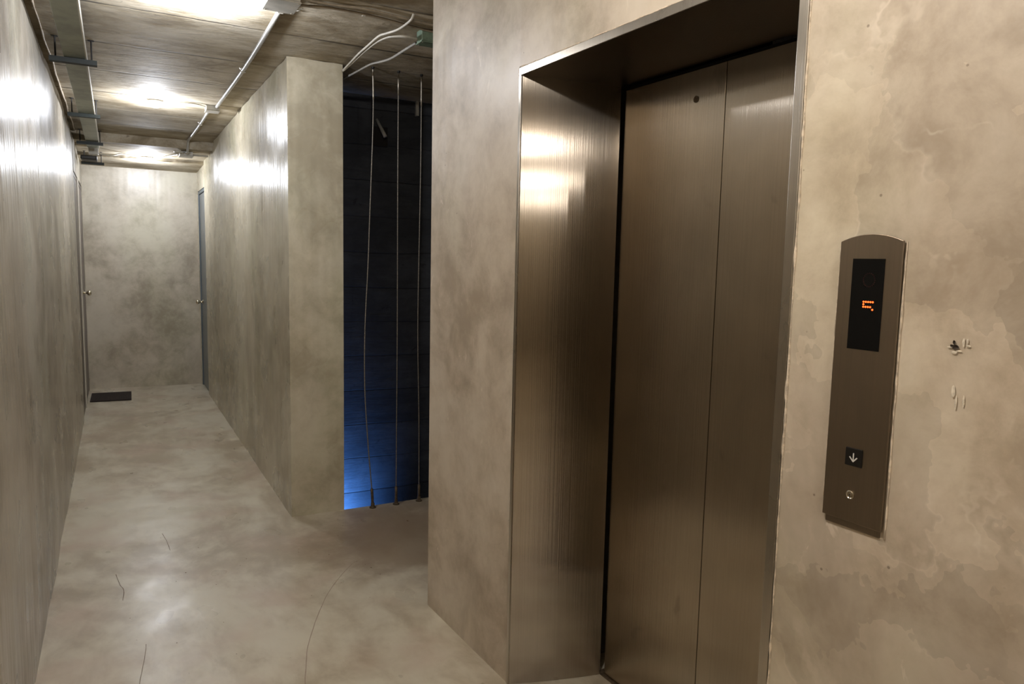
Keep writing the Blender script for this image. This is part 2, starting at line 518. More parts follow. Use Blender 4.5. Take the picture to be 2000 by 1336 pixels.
def skin(bm, p0, u, L, nrm, thick, z0, ztop, amp=0.003, edge=0.0, step=0.09, zstep=0.16, seed=0.0, uedge=(0, 0)):
    """hand-trowelled coat of render: a closed slab whose face (towards nrm) undulates
    and whose top edge runs ragged. p0 start on floor plan, u unit direction, ztop height or function"""
    p0, u, nrm = Vector(p0), Vector(u), Vector(nrm)
    nu = max(2, int(L / step))
    ht = ztop if isinstance(ztop, (int, float)) else ztop(0)
    nz = max(2, int((ht - z0) / zstep))
    F, B = [], []
    for i in range(nu + 1):
        s = L * i / nu
        zt = (ztop if isinstance(ztop, (int, float)) else ztop(s)) + edge * noise.noise(Vector((s * 5 + seed, seed, 0))) + edge * 0.5 * noise.noise(Vector((s * 17, seed, 3)))
        rf, rb = [], []
        for k in range(nz + 1):
            z = z0 + (zt - z0) * k / nz
            q = p0 + u * s
            a = amp * noise.noise(Vector((s * 1.7 + seed, z * 0.6, seed))) + amp * 0.5 * noise.noise(Vector((s * 5 + seed, z * 1.5, 5)))
            if (i == 0 and uedge[0]) or (i == nu and uedge[1]):
                a *= 0.3
            rf.append(bm.verts.new((q.x + nrm.x * a, q.y + nrm.y * a, z)))
            rb.append(bm.verts.new((q.x - nrm.x * thick, q.y - nrm.y * thick, z)))
        F.append(rf)
        B.append(rb)
    for i in range(nu):
        for k in range(nz):
            bm.faces.new([F[i][k], F[i + 1][k], F[i + 1][k + 1], F[i][k + 1]])
            bm.faces.new([B[i][k], B[i][k + 1], B[i + 1][k + 1], B[i + 1][k]])
        bm.faces.new([F[i][0], B[i][0], B[i + 1][0], F[i + 1][0]])
        bm.faces.new([F[i][nz], F[i + 1][nz], B[i + 1][nz], B[i][nz]])
    for k in range(nz):
        bm.faces.new([F[0][k], F[0][k + 1], B[0][k + 1], B[0][k]])
        bm.faces.new([F[nu][k], B[nu][k], B[nu][k + 1], F[nu][k + 1]])
    return bm

# ------------------------------------------------------------------ setting
YB = -7.6      # back end of the corridor, behind the camera
bm = bmesh.new()
prism(bm, [Vector((-0.5, YB - .3, -0.2)), Vector((3.6, YB - .3, -0.2)), Vector((3.6, 4.18, -0.2)), Vector((1.164, 4.18, -0.2)), Vector((1.164, 9.5, -0.2)), Vector((-0.5, 9.5, -0.2))], Vector((0, 0, 0.2)))
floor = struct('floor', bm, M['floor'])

bm = bmesh.new()
box(bm, -0.5, 3.6, YB - .3, 7.68, ZC, ZC + 0.2)
ceiling = struct('ceiling', bm, M['ceiling'])
bm = bmesh.new()
prism(bm, [Vector((-0.5, 7.68, ZC + 0.2)), Vector((-0.5, 7.68, 2.52)), Vector((-0.5, 8.42, 2.505)), Vector((-0.5, 8.44, 2.47)), Vector((-0.5, 9.5, 2.455)), Vector((-0.5, 9.5, ZC + 0.2))], Vector((1.9, 0, 0)))
c2 = struct('trim_beam', bm, M['ceiling'])
c2.name = 'trim_1'

# left wall: raw concrete behind, a coat of render in front that stops short of the ceiling
bm = bmesh.new()
for a, b, z0 in ((YB, 7.5, 0), (7.5, 8.15, 2.22), (8.15, 8.4, 0), (8.4, 9.15, 2.22), (9.15, 9.5, 0)):
    box(bm, -0.5, XL - 0.022, a, b, z0, 2.6 if a < 7.6 else 2.56)
wall_left = struct('wall_left', bm, M['raw'])
def ztopL(y):
    return 2.50 + 0.055 * min(1, max(0, (y - 3.2) / 2.2)) - (0.09 * max(0, (y - 7.0) / 2.0))
bm = bmesh.new()
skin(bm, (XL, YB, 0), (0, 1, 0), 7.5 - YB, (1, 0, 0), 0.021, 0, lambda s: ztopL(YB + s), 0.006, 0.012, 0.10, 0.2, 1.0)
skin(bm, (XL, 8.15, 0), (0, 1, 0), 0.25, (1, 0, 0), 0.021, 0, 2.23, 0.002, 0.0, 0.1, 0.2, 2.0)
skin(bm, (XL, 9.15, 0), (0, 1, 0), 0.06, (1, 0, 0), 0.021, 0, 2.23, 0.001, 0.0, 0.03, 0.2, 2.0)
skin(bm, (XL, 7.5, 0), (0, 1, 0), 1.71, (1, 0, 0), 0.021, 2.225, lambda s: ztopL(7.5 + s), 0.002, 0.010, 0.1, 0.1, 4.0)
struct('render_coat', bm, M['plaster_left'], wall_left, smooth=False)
# rough mortar line where that wall meets the ceiling
bm = bmesh.new()
pts = [Vector((XL + 0.012 + 0.010 * noise.noise(Vector((y * 2.3, 0, 0))), y, ZC - 0.004)) for y in [2.6 + 0.06 * k for k in range(85)]]
tube(bm, pts, [0.006 + 0.004 * noise.noise(p * 9) for p in pts], 6)
struct('mortar_line', bm, M['ridge'], wall_left, smooth=True)

# the corridor's right wall, a pier end and its door opening
bm = bmesh.new()
for a, b, z0 in ((4.19, 8.45, 0), (8.45, 9.15, 2.24), (9.15, 9.5, 0)):
    box(bm, XR + 0.012, 1.164, a, b, z0, 2.6 if a < 7 else 2.56)
wall_right = struct('wall_right', bm, M['raw'])
bm = bmesh.new()
skin(bm, (XR, 4.18, 0), (0, 1, 0), 4.27, (-1, 0, 0), 0.0125, 0, lambda s: 2.597 if s < 3.4 else 2.53, 0.006, 0.007, 0.08, 0.2, 9.0, (1, 0))
skin(bm, (XR, 8.45, 0), (0, 1, 0), 0.70, (-1, 0, 0), 0.0125, 2.24, 2.50, 0.002, 0.006, 0.08, 0.1, 10.0)
skin(bm, (XR, 9.15, 0), (0, 1, 0), 0.06, (-1, 0, 0), 0.0125, 0, 2.49, 0.001, 0.0, 0.03, 0.2, 10.0)
struct('render_coat', bm, M['plaster_corridor'], wall_right)
bm = bmesh.new()
skin(bm, (XR + 0.0, 4.18, 0), (1, 0, 0), 1.164 - XR, (0, -1, 0), 0.010, 0, 2.597, 0.003, 0.010, 0.05, 0.2, 11.0, (1, 1))
struct('pier_render', bm, M['plaster_corridor'], wall_right)

# far wall and the wall behind the camera
bm = bmesh.new()
skin(bm, (-0.5, YF, 0), (1, 0, 0), 1.75, (0, -1, 0), 0.28, 0, 2.50, 0.003, 0.0, 0.1, 0.2, 20.0)
struct('wall_far', bm, M['plaster_far'])
bm = bmesh.new()
box(bm, -0.5, 3.6, YB - 0.3, YB, 0, ZC)
struct('wall_back', bm, M['plaster_far'])

# lift wall with its opening
S0, S1, SE = 1.008, 2.077, 2.769          # opening and corner of the pier
DD = 0.327                                # door line behind the wall face
bm = bmesh.new()
ebox(bm, S1 + 0.002, SE - 0.012, 0.013, 1.2, 0, ZC)
ebox(bm, S0 - 0.002, S1 + 0.002, 0.013, 0.40, 2.135, ZC)
ebox(bm, -8.2, S0 - 0.002, 0.013, 0.40, 0, ZC)
ebox(bm, S0 - 0.002, S1 + 0.002, 0.46, 0.52, 0, 2.135)
wl = struct('wall_lift', bm, M['raw'])
wl.name = 'wall_elevator'
bm = bmesh.new()
skin(bm, E(S1 + 0.012, 0, 0), T, SE - S1 - 0.012, -N, 0.0135, 0, 2.6, 0.002, 0, 0.07, 0.2, 30.0, (1, 1))
skin(bm, E(S0 - 0.022, 0, 0), T, S1 - S0 + 0.034, -N, 0.0135, 2.137, 2.6, 0.002, 0, 0.07, 0.1, 31.0, (1, 1))
skin(bm, E(-8.2, 0, 0), T, 8.2 + S0 - 0.022, -N, 0.0135, 0, 2.6, 0.0025, 0, 0.08, 0.2, 32.0, (0, 1))
coat = struct('render_coat', bm, M['plaster_lift'], wl)
bm = bmesh.new()
skin(bm, E(SE, 0, 0), N, 1.2, T, 0.010, 0, 2.6, 0.002, 0, 0.1, 0.2, 33.0, (1, 1))
struct('pier_render', bm, M['plaster_lift'], wl)
# ragged beads of plaster along the metal edges
def bead(pts, r, name='plaster_bead'):
    bm = bmesh.new()
    q = []
    for a, b in zip(pts, pts[1:]):
        n = max(2, int((b - a).length / 0.018))
        q += [a.lerp(b, k / n) for k in range(n)]
    q.append(pts[-1])
    q2 = [p + T * (0.0014 * noise.noise(p * 31)) + Vector((0, 0, 0.0018 * noise.noise(p * 23 + Vector((3, 3, 3))))) for p in q]
    tube(bm, q2, [max(0.0005, r * (0.75 + 1.1 * noise.noise(p * 27))) for p in q2], 6)
    struct(name, bm, M['ridge'], wl, smooth=True)
bead([E(S0 - 0.025, -0.0005, 0.01), E(S0 - 0.025, -0.0005, 2.12)], 0.0030)
bead([E(S1 + 0.014, 0.0, 0.01), E(S1 + 0.014, 0.0, 2.13)], 0.0020)
bead([E(S1 + 0.012, 0.0, 2.139), E(S0 - 0.02, 0.0, 2.139)], 0.0030)
bead([E(0.749, -0.0005, 1.555), E(0.749, -0.0005, 1.30), E(0.7475, -0.0005, 1.10), E(0.7475, -0.0005, 1.0)], 0.0022)
bead([E(0.880, 0, 1.545), E(0.880, 0, 1.05)], 0.0012)

# chipped screw hole in the wall right of the call panel
def blob(bm, s, z, rs, rz, d, seg=9, seed=0, lift=0.0):
    cen = bm.verts.new(E(s, d, z))
    ring = []
    for k in range(seg):
        a = 2 * math.pi * k / seg
        j = 0.7 + 0.6 * abs(noise.noise(Vector((k * 1.7 + seed, s * 40, z * 40))))
        ring.append(bm.verts.new(E(s + rs * j * math.cos(a), lift, z + rz * j * math.sin(a))))
    for k in range(seg):
        bm.faces.new([cen, ring[k], ring[(k + 1) % seg]])
bm = bmesh.new()
blob(bm, 0.650, 1.375, 0.0075, 0.0055, 0.0, seed=1, lift=-0.0028)
blob(bm, 0.656, 1.377, 0.004, 0.003, 0.0, seed=2, lift=-0.0027)
blob(bm, 0.653, 1.383, 0.0025, 0.005, 0.0, seed=5, lift=-0.0027)
struct('screw_hole', bm, M['hole'], wl)
bm = bmesh.new()
for i, (ds, dz, a, b) in enumerate(((0.002, -0.009, .006, .0035), (-0.012, 0.010, .0025, .009), (-0.02, 0.004, .005, .0025), (-0.006, -0.006, .006, .002),
                                    (-0.018, 0.012, .002, .006), (0.009, -0.001, .006, .0015), (-0.002, -0.075, .004, .014), (-0.008, -0.095, .0025, .016), (-0.02, -0.09, .002, .012))):
    blob(bm, 0.650 + ds, 1.375 + dz, a, b, -0.0030, seed=i, lift=-0.0021)
struct('chipped_edge', bm, M['chip'], wl)

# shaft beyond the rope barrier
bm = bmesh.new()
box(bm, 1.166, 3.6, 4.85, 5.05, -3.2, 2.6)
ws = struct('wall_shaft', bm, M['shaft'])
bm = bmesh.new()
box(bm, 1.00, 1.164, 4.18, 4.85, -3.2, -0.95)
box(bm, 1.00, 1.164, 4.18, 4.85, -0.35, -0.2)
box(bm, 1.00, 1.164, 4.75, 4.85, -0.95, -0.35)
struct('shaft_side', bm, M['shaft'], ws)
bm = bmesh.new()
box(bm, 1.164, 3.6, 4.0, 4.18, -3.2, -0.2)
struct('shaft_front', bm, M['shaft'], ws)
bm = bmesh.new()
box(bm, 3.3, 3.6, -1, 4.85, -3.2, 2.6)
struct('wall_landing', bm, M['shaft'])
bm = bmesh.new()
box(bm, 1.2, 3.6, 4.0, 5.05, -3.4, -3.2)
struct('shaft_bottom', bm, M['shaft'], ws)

# ------------------------------------------------------------------ corridor doors
def corridor_door(name, side, y0, y1, ztop, leaf_m, frame_m, depth, knob_y, knob_z, edge_m=None):
    x = XL if side < 0 else XR
    sx = side
    root = bpy.data.objects.new(name, None)
    COL.objects.link(root)
    root.location = (x, (y0 + y1) / 2, 0)
    root['kind'] = 'structure'
    bm = bmesh.new()
    fr = 0.035
    def bx(a, b, c, d, e, f):
        box(bm, min(x + sx * a, x + sx * b), max(x + sx * a, x + sx * b), c, d, e, f)
    bx(0.004, depth + 0.05, y0 + 0.001, y0 + fr, 0.001, ztop - 0.001)
    bx(0.004, depth + 0.05, y0 + fr, y1 - fr, ztop - fr, ztop - 0.001)
    part('door_frame', bm, frame_m, root, bevel=0.003)
    bm = bmesh.new()
    bx(-0.004 if edge_m else 0.004, depth + 0.05, y1 - fr, y1 - 0.001, 0.001, ztop - 0.001)
    part('door_frame', bm, edge_m or frame_m, root, bevel=0.003)
    bm = bmesh.new()
    bx(depth, depth + 0.045, y0 + fr + .003, y1 - fr - .003, 0.008, ztop - fr - .003)
    part('door_leaf', bm, leaf_m, root, bevel=0.002)
    if knob_z:
        bm = bmesh.new()
        dirn = (-sx, 0, 0)
        lathe(bm, [(0.030, 0.0), (0.030, 0.004), (0.012, 0.008), (0.010, 0.035), (0.020, 0.042), (0.027, 0.055), (0.025, 0.068), (0.015, 0.076), (0, 0.078)],
              (x + sx * depth, knob_y, knob_z), seg=18, dirn=dirn)
        part('door_knob', bm, M['knob'], root, smooth=True, label='polished round door knob')
    return root
corridor_door('door_1', -1, 7.50, 8.15, 2.22, M['door_brown'], M['door_brown'], 0.005, 7.60, 0, M['reveal'])
corridor_door('door_2', -1, 8.40, 9.15, 2.22, M['frame_mauve'], M['frame_mauve'], 0.006, 8.50, 1.11)
corridor_door('door_3', 1, 8.45, 9.15, 2.24, M['door_grey'], M['frame_grey'], 0.016, 8.98, 0.985)

# ------------------------------------------------------------------ lift entrance
lift = empty('elevator_entrance', E(1.54, 0.0, 0), 'wide brushed stainless steel elevator entrance with closed two-panel doors', 'elevator')
IN0, IN1 = 1.075, 1.967       # inner edges at the door line
def quad_panel(sA, dA, sB, dB, z0, z1, t, bow=0.0, n=24):
    """thin sheet from (sA,dA) to (sB,dB); bow pushes its middle slightly"""
    bm = bmesh.new()
    A, B = E(sA, dA, 0), E(sB, dB, 0)
    nn = (B - A).normalized().cross(Vector((0, 0, 1)))
    rows = []
    for i in range(n + 1):
        f = i / n
        c = A.lerp(B, f) + nn * (bow * 4 * f * (1 - f))
        rows.append((c, c + nn * t))
    vs = [[bm.verts.new((c.x, c.y, z)) for c in r for z in (z0, z1)] for r in rows]
    for a, b in zip(vs, vs[1:]):
        bm.faces.new([a[0], b[0], b[1], a[1]])
        bm.faces.new([a[2], a[3], b[3], b[2]])
        bm.faces.new([a[0], a[2], b[2], b[0]])
        bm.faces.new([a[1], b[1], b[3], a[3]])
    bm.faces.new([vs[0][0], vs[0][1], vs[0][3], vs[0][2]])
    bm.faces.new([vs[-1][0], vs[-1][2], vs[-1][3], vs[-1][1]])
    return bm
ZO = 2.112
o = part('jamb', quad_panel(S1, 0.0, IN1, DD, 0.001, ZO, -0.003, 0.006), M['steel'], lift, smooth=False)
o = part('jamb', quad_panel(S0, 0.0, IN0, DD, 0.001, ZO, 0.003, 0.0), M['steel'], lift)
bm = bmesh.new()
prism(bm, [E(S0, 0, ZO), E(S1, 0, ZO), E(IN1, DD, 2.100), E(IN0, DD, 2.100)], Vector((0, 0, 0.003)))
part('header_soffit', bm, M['steel_shaded'], lift)
bm = bmesh.new()
ebox(bm, S1 - 0.001, S1 + 0.012, -0.004, 0.010, 0.001, ZO + 0.001)
part('edge_strip', bm, M['steel_trim'], lift, bevel=0.001)
bm = bmesh.new()
ebox(bm, S0 - 0.022, S0 + 0.001, -0.004, 0.010, 0.001, ZO + 0.001)
part('edge_strip', bm, M['steel_trim'], lift, bevel=0.001)
bm = bmesh.new()
ebox(bm, S0 - 0.022, S1 + 0.012, -0.004, 0.010, ZO + 0.001, ZO + 0.025)
part('header_strip', bm, M['steel_trim'], lift, bevel=0.001)
SM = 1.513
def leaf(s0, s1, name='door_panel'):
    bm = bmesh.new()
    ebox(bm, s0, s1, DD + 0.012, DD + 0.042, 0.006, 2.088)
    return part(name, bm, M['steel_door'], lift, bevel=0.0015)
lf = leaf(SM + 0.0012, IN1 - 0.010)
rf = leaf(IN0 + 0.006, SM - 0.0012)
bm = bmesh.new()
lathe(bm, [(0.010, 0), (0.010, 0.002), (0.006, 0.0025), (0.005, 0.0005), (0, 0.0005)], E(1.628, DD + 0.012, 2.002), dirn=-N, seg=18)
part('release_keyhole', bm, M['rust'], lf, smooth=False)
bm = bmesh.new()
ebox(bm, IN0 - 0.02, IN1 + 0.02, DD + 0.05, DD + 0.09, 0.001, 2.11)
part('dark_pocket', bm, M['black_gap'], lift)
bm = bmesh.new()
ebox(bm, IN0 - 0.02, IN1 + 0.02, DD + 0.001, DD + 0.05, -0.003, 0.003)
part('sill', bm, M['rust'], lift)

# ------------------------------------------------------------------ call panel
cp = empty('call_panel', E(0.814, 0, 1.0), 'tall steel elevator call panel with arched top and black floor display', 'call panel')
bm = bmesh.new()
ebox(bm, 0.757, 0.871, -0.003, 0.004, 1.001, 1.545)
part('back_box', bm, M['steel_plate'], cp, bevel=0.001)
bm = bmesh.new()
arch = []
for k in range(17):
    f = k / 16
    s = 0.876 + (0.752 - 0.876) * f
    arch.append(E(s, -0.0025, 1.556 + 0.0135 * (1 - (2 * f - 1) ** 2)))
prism(bm, [E(0.752, -0.0025, 1.015), E(0.876, -0.0025, 1.015)] + arch, -N * 0.0045)
plate = part('faceplate', bm, M['steel_plate'], cp, bevel=0.001)
bm = bmesh.new()
ebox(bm, 0.783, 0.8475, -0.0078, -0.0068, 1.352, 1.5235)
disp = part('display_window', bm, M['glass_black'], cp, label='black glass floor display')
bm = bmesh.new()
pitch = 0.0046
rows = ['11111', '10000', '11110', '00001']
for r, row in enumerate(rows):
    for c, ch in enumerate(row):
        if ch == '1':
            lathe(bm, [(0.00185, 0), (0.00185, 0.0003), (0, 0.0003)], E(0.8198 - c * pitch, -0.0078, 1.4430 - r * 0.0047), dirn=-N, seg=10)
part('floor_digit', bm, M['led'], disp, label='lit orange dot-matrix floor number')
bm = bmesh.new()
for k in range(20):
    a = 2 * math.pi * k / 20
    lathe(bm, [(0.0013, 0), (0.0013, 0.0003), (0, 0.0003)], E(0.812 + 0.0115 * math.cos(a), -0.0078, 1.484 + 0.0125 * math.sin(a)), dirn=-N, seg=6)
part('unlit_dots', bm, M['led_off'], disp)
bm = bmesh.new()
ebox(bm, 0.7985, 0.8335, -0.0095, -0.0068, 1.126, 1.1615)
btn = part('down_button', bm, M['button'], cp, bevel=0.003)
bm = bmesh.new()
def stroke(bm, a, b, w, d):
    a, b = Vector(a), Vector(b)
    u = (b - a).normalized()
    q = Vector((-u.y, u.x)) * w / 2
    P = [a - q, b - q, b + q, a + q]
    prism(bm, [E(p.x, d, p.y) for p in P], -N * 0.0003)
cs, cz = 0.8160, 1.1435
stroke(bm, (cs, cz + 0.0085), (cs, cz - 0.0075), 0.0022, -0.0095)
stroke(bm, (cs + 0.0078, cz + 0.0005), (cs - 0.0004, cz - 0.0085), 0.0024, -0.00952)
stroke(bm, (cs - 0.0078, cz + 0.0005), (cs + 0.0004, cz - 0.0085), 0.0024, -0.00954)
part('down_arrow', bm, M['arrow'], btn, label='pale down arrow symbol')
bm = bmesh.new()
lathe(bm, [(0.0085, 0), (0.0085, 0.002), (0.0070, 0.0028), (0.0058, 0.0018), (0.0045, 0.0018), (0.004, 0.003), (0, 0.003)], E(0.818, -0.007, 1.069), dirn=-N, seg=24)
lock = part('key_switch', bm, M['brass'], cp)
bm = bmesh.new()
ebox(bm, 0.8174, 0.8186, -0.0103, -0.0099, 1.066, 1.072)
part('key_slot', bm, M['black_gap'], lock)

# ------------------------------------------------------------------ ceiling lamps
def make_lamp(x, y, zc, label, mat):
    root = empty('ceiling_lamp', (x, y, zc), label, 'ceiling lamp', 'small round lamps along the corridor ceiling')
    bm = bmesh.new()
    lathe(bm, [(0.050, 0), (0.050, -0.012), (0.044, -0.016), (0.0, -0.016)], (x, y, zc), seg=24)
    part('lamp_base', bm, M['white'], root, smooth=False)
    bm = bmesh.new()
    lathe(bm, [(0.042, -0.016), (0.041, -0.026), (0.036, -0.038), (0.026, -0.047), (0.013, -0.052), (0, -0.053)], (x, y, zc), seg=20)
    part('dome', bm, mat, root, smooth=True, label='glowing white dome')
    l = bpy.data.lights.new('bulb_light', 'POINT')
    l.energy = LAMP_WATTS_FAR if mat == M['bulb_far'] else LAMP_WATTS
    l.color = LAMP_FAR_COLOUR if mat == M['bulb_far'] else LAMP_COLOUR
    l.shadow_soft_size = 0.022
    lo = bpy.data.objects.new('bulb_light', l)
    COL.objects.link(lo)
    lo.parent = root
    lo.location = (0, 0, -0.100)
    return root
make_lamp(0.335, 3.46, ZC, 'small round ceiling lamp nearest the photographer, at the top edge of the photo', M['bulb_far'])
make_lamp(0.285, 5.87, ZC, 'middle small round ceiling lamp in the corridor, beside the conduit box', M['bulb_far'])
make_lamp(0.318, 8.42, 2.505, 'farthest small round ceiling lamp, in front of the corridor end wall', M['bulb_far'])
for k, y in enumerate((0.95, -1.6, -4.2, -6.8)):
    make_lamp(0.33, y, ZC, ['small round ceiling lamp beside the lift entrance, out of the photo', 'first small round ceiling lamp behind the photographer',
                            'second small round ceiling lamp behind the photographer', 'last small round ceiling lamp behind the photographer, by the back wall'][k], M['bulb'])

# ------------------------------------------------------------------ cable trunking and its hangers
tr = empty('cable_duct', (-0.15, 5.5, 2.51), 'long galvanised metal cable trunking hung below the ceiling along the left wall', 'cable trunking')
bm = bmesh.new()
box(bm, -0.198, -0.100, 1.4, 8.02, 2.500, 2.545)
part('duct_body', bm, M['galv'], tr, bevel=0.002)
bm = bmesh.new()
box(bm, -0.1005, -0.0955, 1.4, 8.02, 2.5, 2.552)
part('cover_lip', bm, M['pvc_white'], tr)
bm = bmesh.new()
box(bm, -0.19, -0.108, 8.02, 8.10, 2.44, 2.50)
part('end_cap', bm, M['box'], tr, bevel=0.004)
def hanger(y, z, x0, x1, label, zc=ZC):
    root = empty('duct_hanger', ((x0 + x1) / 2, y, z), label, 'hanger', 'dark channel hangers under the cable trunking')
    bm = bmesh.new()
    # open U channel
    prof = [(-0.021, 0), (0.021, 0), (0.021, 0.024), (0.015, 0.024), (0.015, 0.004), (-0.015, 0.004), (-0.015, 0.024), (-0.021, 0.024)]
    prism(bm, [Vector((x0, y + a, z - 0.026 + b)) for a, b in prof], Vector((x1 - x0, 0, 0)))
    part('channel', bm, M['channel'], root)
    for xx in (x0 + 0.028, x1 - 0.024):
        bm = bmesh.new()
        tube(bm, [(xx, y, z - 0.022), (xx, y, zc)], 0.0042, 8)
        rod = part('threaded_rod', bm, M['rod'], root)
        bm = bmesh.new()
        lathe(bm, [(0.010, 0), (0.010, 0.008), (0.0045, 0.0081)], (xx, y, z - 0.0215), seg=6)
        part('nut', bm, M['rod'], rod)
        bm = bmesh.new()
        lathe(bm, [(0.015, -0.003), (0.015, 0)], (xx, y, zc), seg=12)
        part('washer', bm, M['rod'], rod)
hanger(4.47, 2.500, -0.262, -0.050, 'nearest and largest dark hanger bar across the cable trunking')
hanger(6.14, 2.500, -0.264, -0.062, 'second dark hanger bar from the camera, left of the middle lamp')
hanger(7.60, 2.498, -0.268, -0.062, 'third dark hanger bar, just before the ceiling steps down', ZC)
hanger(8.36, 2.405, -0.262, -0.066, 'farthest dark hanger bar, lowest one against the end wall', 2.508)
bm = bmesh.new()
box(bm, -0.26, -0.12, 8.12, 8.30, 2.40, 2.44)
tag(obj('cable_bundle', bm, M['rod'], bevel=0.01), 'dark bundle of cables resting on the farthest hanger bar', 'cable bundle')

# ------------------------------------------------------------------ conduits and boxes
def flat_box(name, x, y, z, sx, sy, h, label, m, screws=True, rot=0.0):
    root = empty(name, (x, y, z), label, 'junction box')
    c, s = math.cos(rot), math.sin(rot)
    def R2(a, b, zz):
        return Vector((x + a * c - b * s, y + a * s + b * c, zz))
    bm = bmesh.new()
    prism(bm, [R2(-sx, -sy, z), R2(sx, -sy, z), R2(sx, sy, z), R2(-sx, sy, z)], Vector((0, 0, -h)))
    part('body', bm, m, root, bevel=0.004)
    bm = bmesh.new()
    prism(bm, [R2(-sx - .003, -sy - .003, z - h - .0002), R2(sx + .003, -sy - .003, z - h - .0002), R2(sx + .003, sy + .003, z - h - .0002), R2(-sx - .003, sy + .003, z - h - .0002)], Vector((0, 0, -0.006)))
    lid = part('lid', bm, m, root, bevel=0.002)
    for a in (-1, 1):
        for b in (-1, 1):
            q = R2(a * (sx - .008), b * (sy - .008), z - h - .0063)
            bm = bmesh.new()
            lathe(bm, [(0.0035, 0), (0.0035, -0.0015), (0, -0.0015)], q, seg=8)
            part('screw', bm, M['ferrule'], lid)
    return root
flat_box('junction_box', 0.640, 3.215, ZC, 0.062, 0.075, 0.055, 'large pale junction box on the ceiling at the top edge of the photo', M['box'])
flat_box('junction_box', 0.660, 5.86, ZC, 0.045, 0.050, 0.035, 'small grey junction box midway along the ceiling conduit', M['box'])
flat_box('junction_box', 0.640, 7.88, 2.514, 0.06, 0.065, 0.040, 'grey junction box under the lowered far ceiling where conduits meet', M['box'])

def conduit(name, pts, r, m, label, cat='conduit', n=6, clips=None, seg=10, sag=True):
    root = empty(name, pts[0], label, cat)
    bm = bmesh.new()
    tube(bm, spline(pts, n) if sag else pts, r, seg)
    part('pipe' if cat == 'conduit' else 'sheath', bm, m, root, smooth=True)
    for q in clips or ():
        bm = bmesh.new()
        q = Vector(q)
        prism(bm, [q + Vector((-r * 2, -0.006, r * 1.15)), q + Vector((-r * 1.25, -0.006, r * 0.2)), q + Vector((-r * 1.1, -0.006, -r * 1.15)), q + Vector((r * 1.1, -0.006, -r * 1.15)), q + Vector((r * 1.25, -0.006, r * 0.2)), q + Vector((r * 2, -0.006, r * 1.15))], Vector((0, 0.012, 0)))
        part('clip', bm, M['pvc_white'], root)
    return root
rr = 0.011
conduit('ceiling_conduit', [(0.672, 3.30, ZC - rr), (0.690, 4.5, ZC - rr - .002), (0.686, 5.80, ZC - rr)], rr, M['pvc'], 'straight grey conduit from the large ceiling box to the middle box', clips=[(0.6745, 3.42, ZC - rr), (0.692, 4.6, ZC - rr)])
conduit('ceiling_conduit', [(0.650, 5.92, ZC - rr), (0.652, 6.6, ZC - rr), (0.644, 7.40, ZC - rr), (0.640, 7.58, ZC - rr - .004), (0.640, 7.645, ZC - .05), (0.640, 7.70, 2.495), (0.640, 7.82, 2.495)], rr, M['pvc'], 'grey conduit from the middle ceiling box that bends down to the far box', clips=[(0.652, 6.6, ZC - rr)])
conduit('ceiling_conduit', [(0.70, 7.90, 2.495), (0.78, 7.92, 2.496), (0.845, 7.93, 2.497)], 0.009, M['pvc'], 'short conduit stub from the far ceiling box to the right wall')
conduit('flexible_conduit', [(-0.135, 8.09, 2.47), (-0.05, 8.12, 2.455), (0.02, 8.16, 2.462), (0.08, 8.24, 2.490), (0.17, 8.32, 2.495), (0.275, 8.40, 2.493)], 0.008, M['pvc_white'], 'pale flexible conduit curving from the trunking end to the farthest lamp', 'flexible conduit')
conduit('flexible_conduit', [(0.362, 8.42, 2.493), (0.45, 8.32, 2.495), (0.52, 8.12, 2.498), (0.585, 7.93, 2.495)], 0.008, M['pvc_white'], 'pale flexible conduit between the farthest lamp and the far junction box', 'flexible conduit')
conduit('flexible_conduit', [(0.62, 7.82, 2.50), (0.60, 7.76, 2.49), (0.555, 7.74, 2.497), (0.53, 7.78, 2.50), (0.55, 7.86, 2.497), (0.585, 7.88, 2.50)], 0.007, M['pvc_white'], 'small looped flexible conduit at the far junction box', 'flexible conduit')
conduit('lamp_cable', [(0.33, 5.87, ZC - .006), (0.45, 5.80, ZC - .008), (0.56, 5.80, ZC - .008), (0.618, 5.85, ZC - .012)], 0.004, M['pvc_white'], 'thin cable from the middle lamp to the middle junction box', 'cable')
# cables across the ceiling above the lift corner
conduit('ceiling_cable', [(0.70, 3.19, ZC - .02), (0.745, 3.225, ZC - .012), (0.86, 3.235, ZC - .008), (1.01, 3.21, ZC - .008), (1.316, 3.25, ZC - .008), (1.8, 3.26, ZC - .008)], 0.005, M['cable_grey'], 'upper of two brown-grey cables crossing the ceiling right of the large box', 'cable')
conduit('ceiling_cable', [(0.70, 3.23, ZC - .03), (0.735, 3.30, ZC - .014), (0.86, 3.28, ZC - .008), (1.075, 3.285, ZC - .008), (1.345, 3.335, ZC - .008), (1.8, 3.35, ZC - .008)], 0.006, M['cable_grey'], 'lower of two brown-grey cables crossing the ceiling right of the large box', 'cable',
        clips=[(1.01, 3.283, ZC - .008)])
conduit('loose_wire', [(0.70, 3.26, ZC - .035), (0.722, 3.30, ZC - .03), (0.748, 3.315, ZC - .02), (0.735, 3.355, ZC - .02), (0.716, 3.365, ZC - .02), (0.712, 3.30, ZC - .04)], 0.0028, M['pvc_white'], 'loose thin wire curling out of the large ceiling box', 'wire')
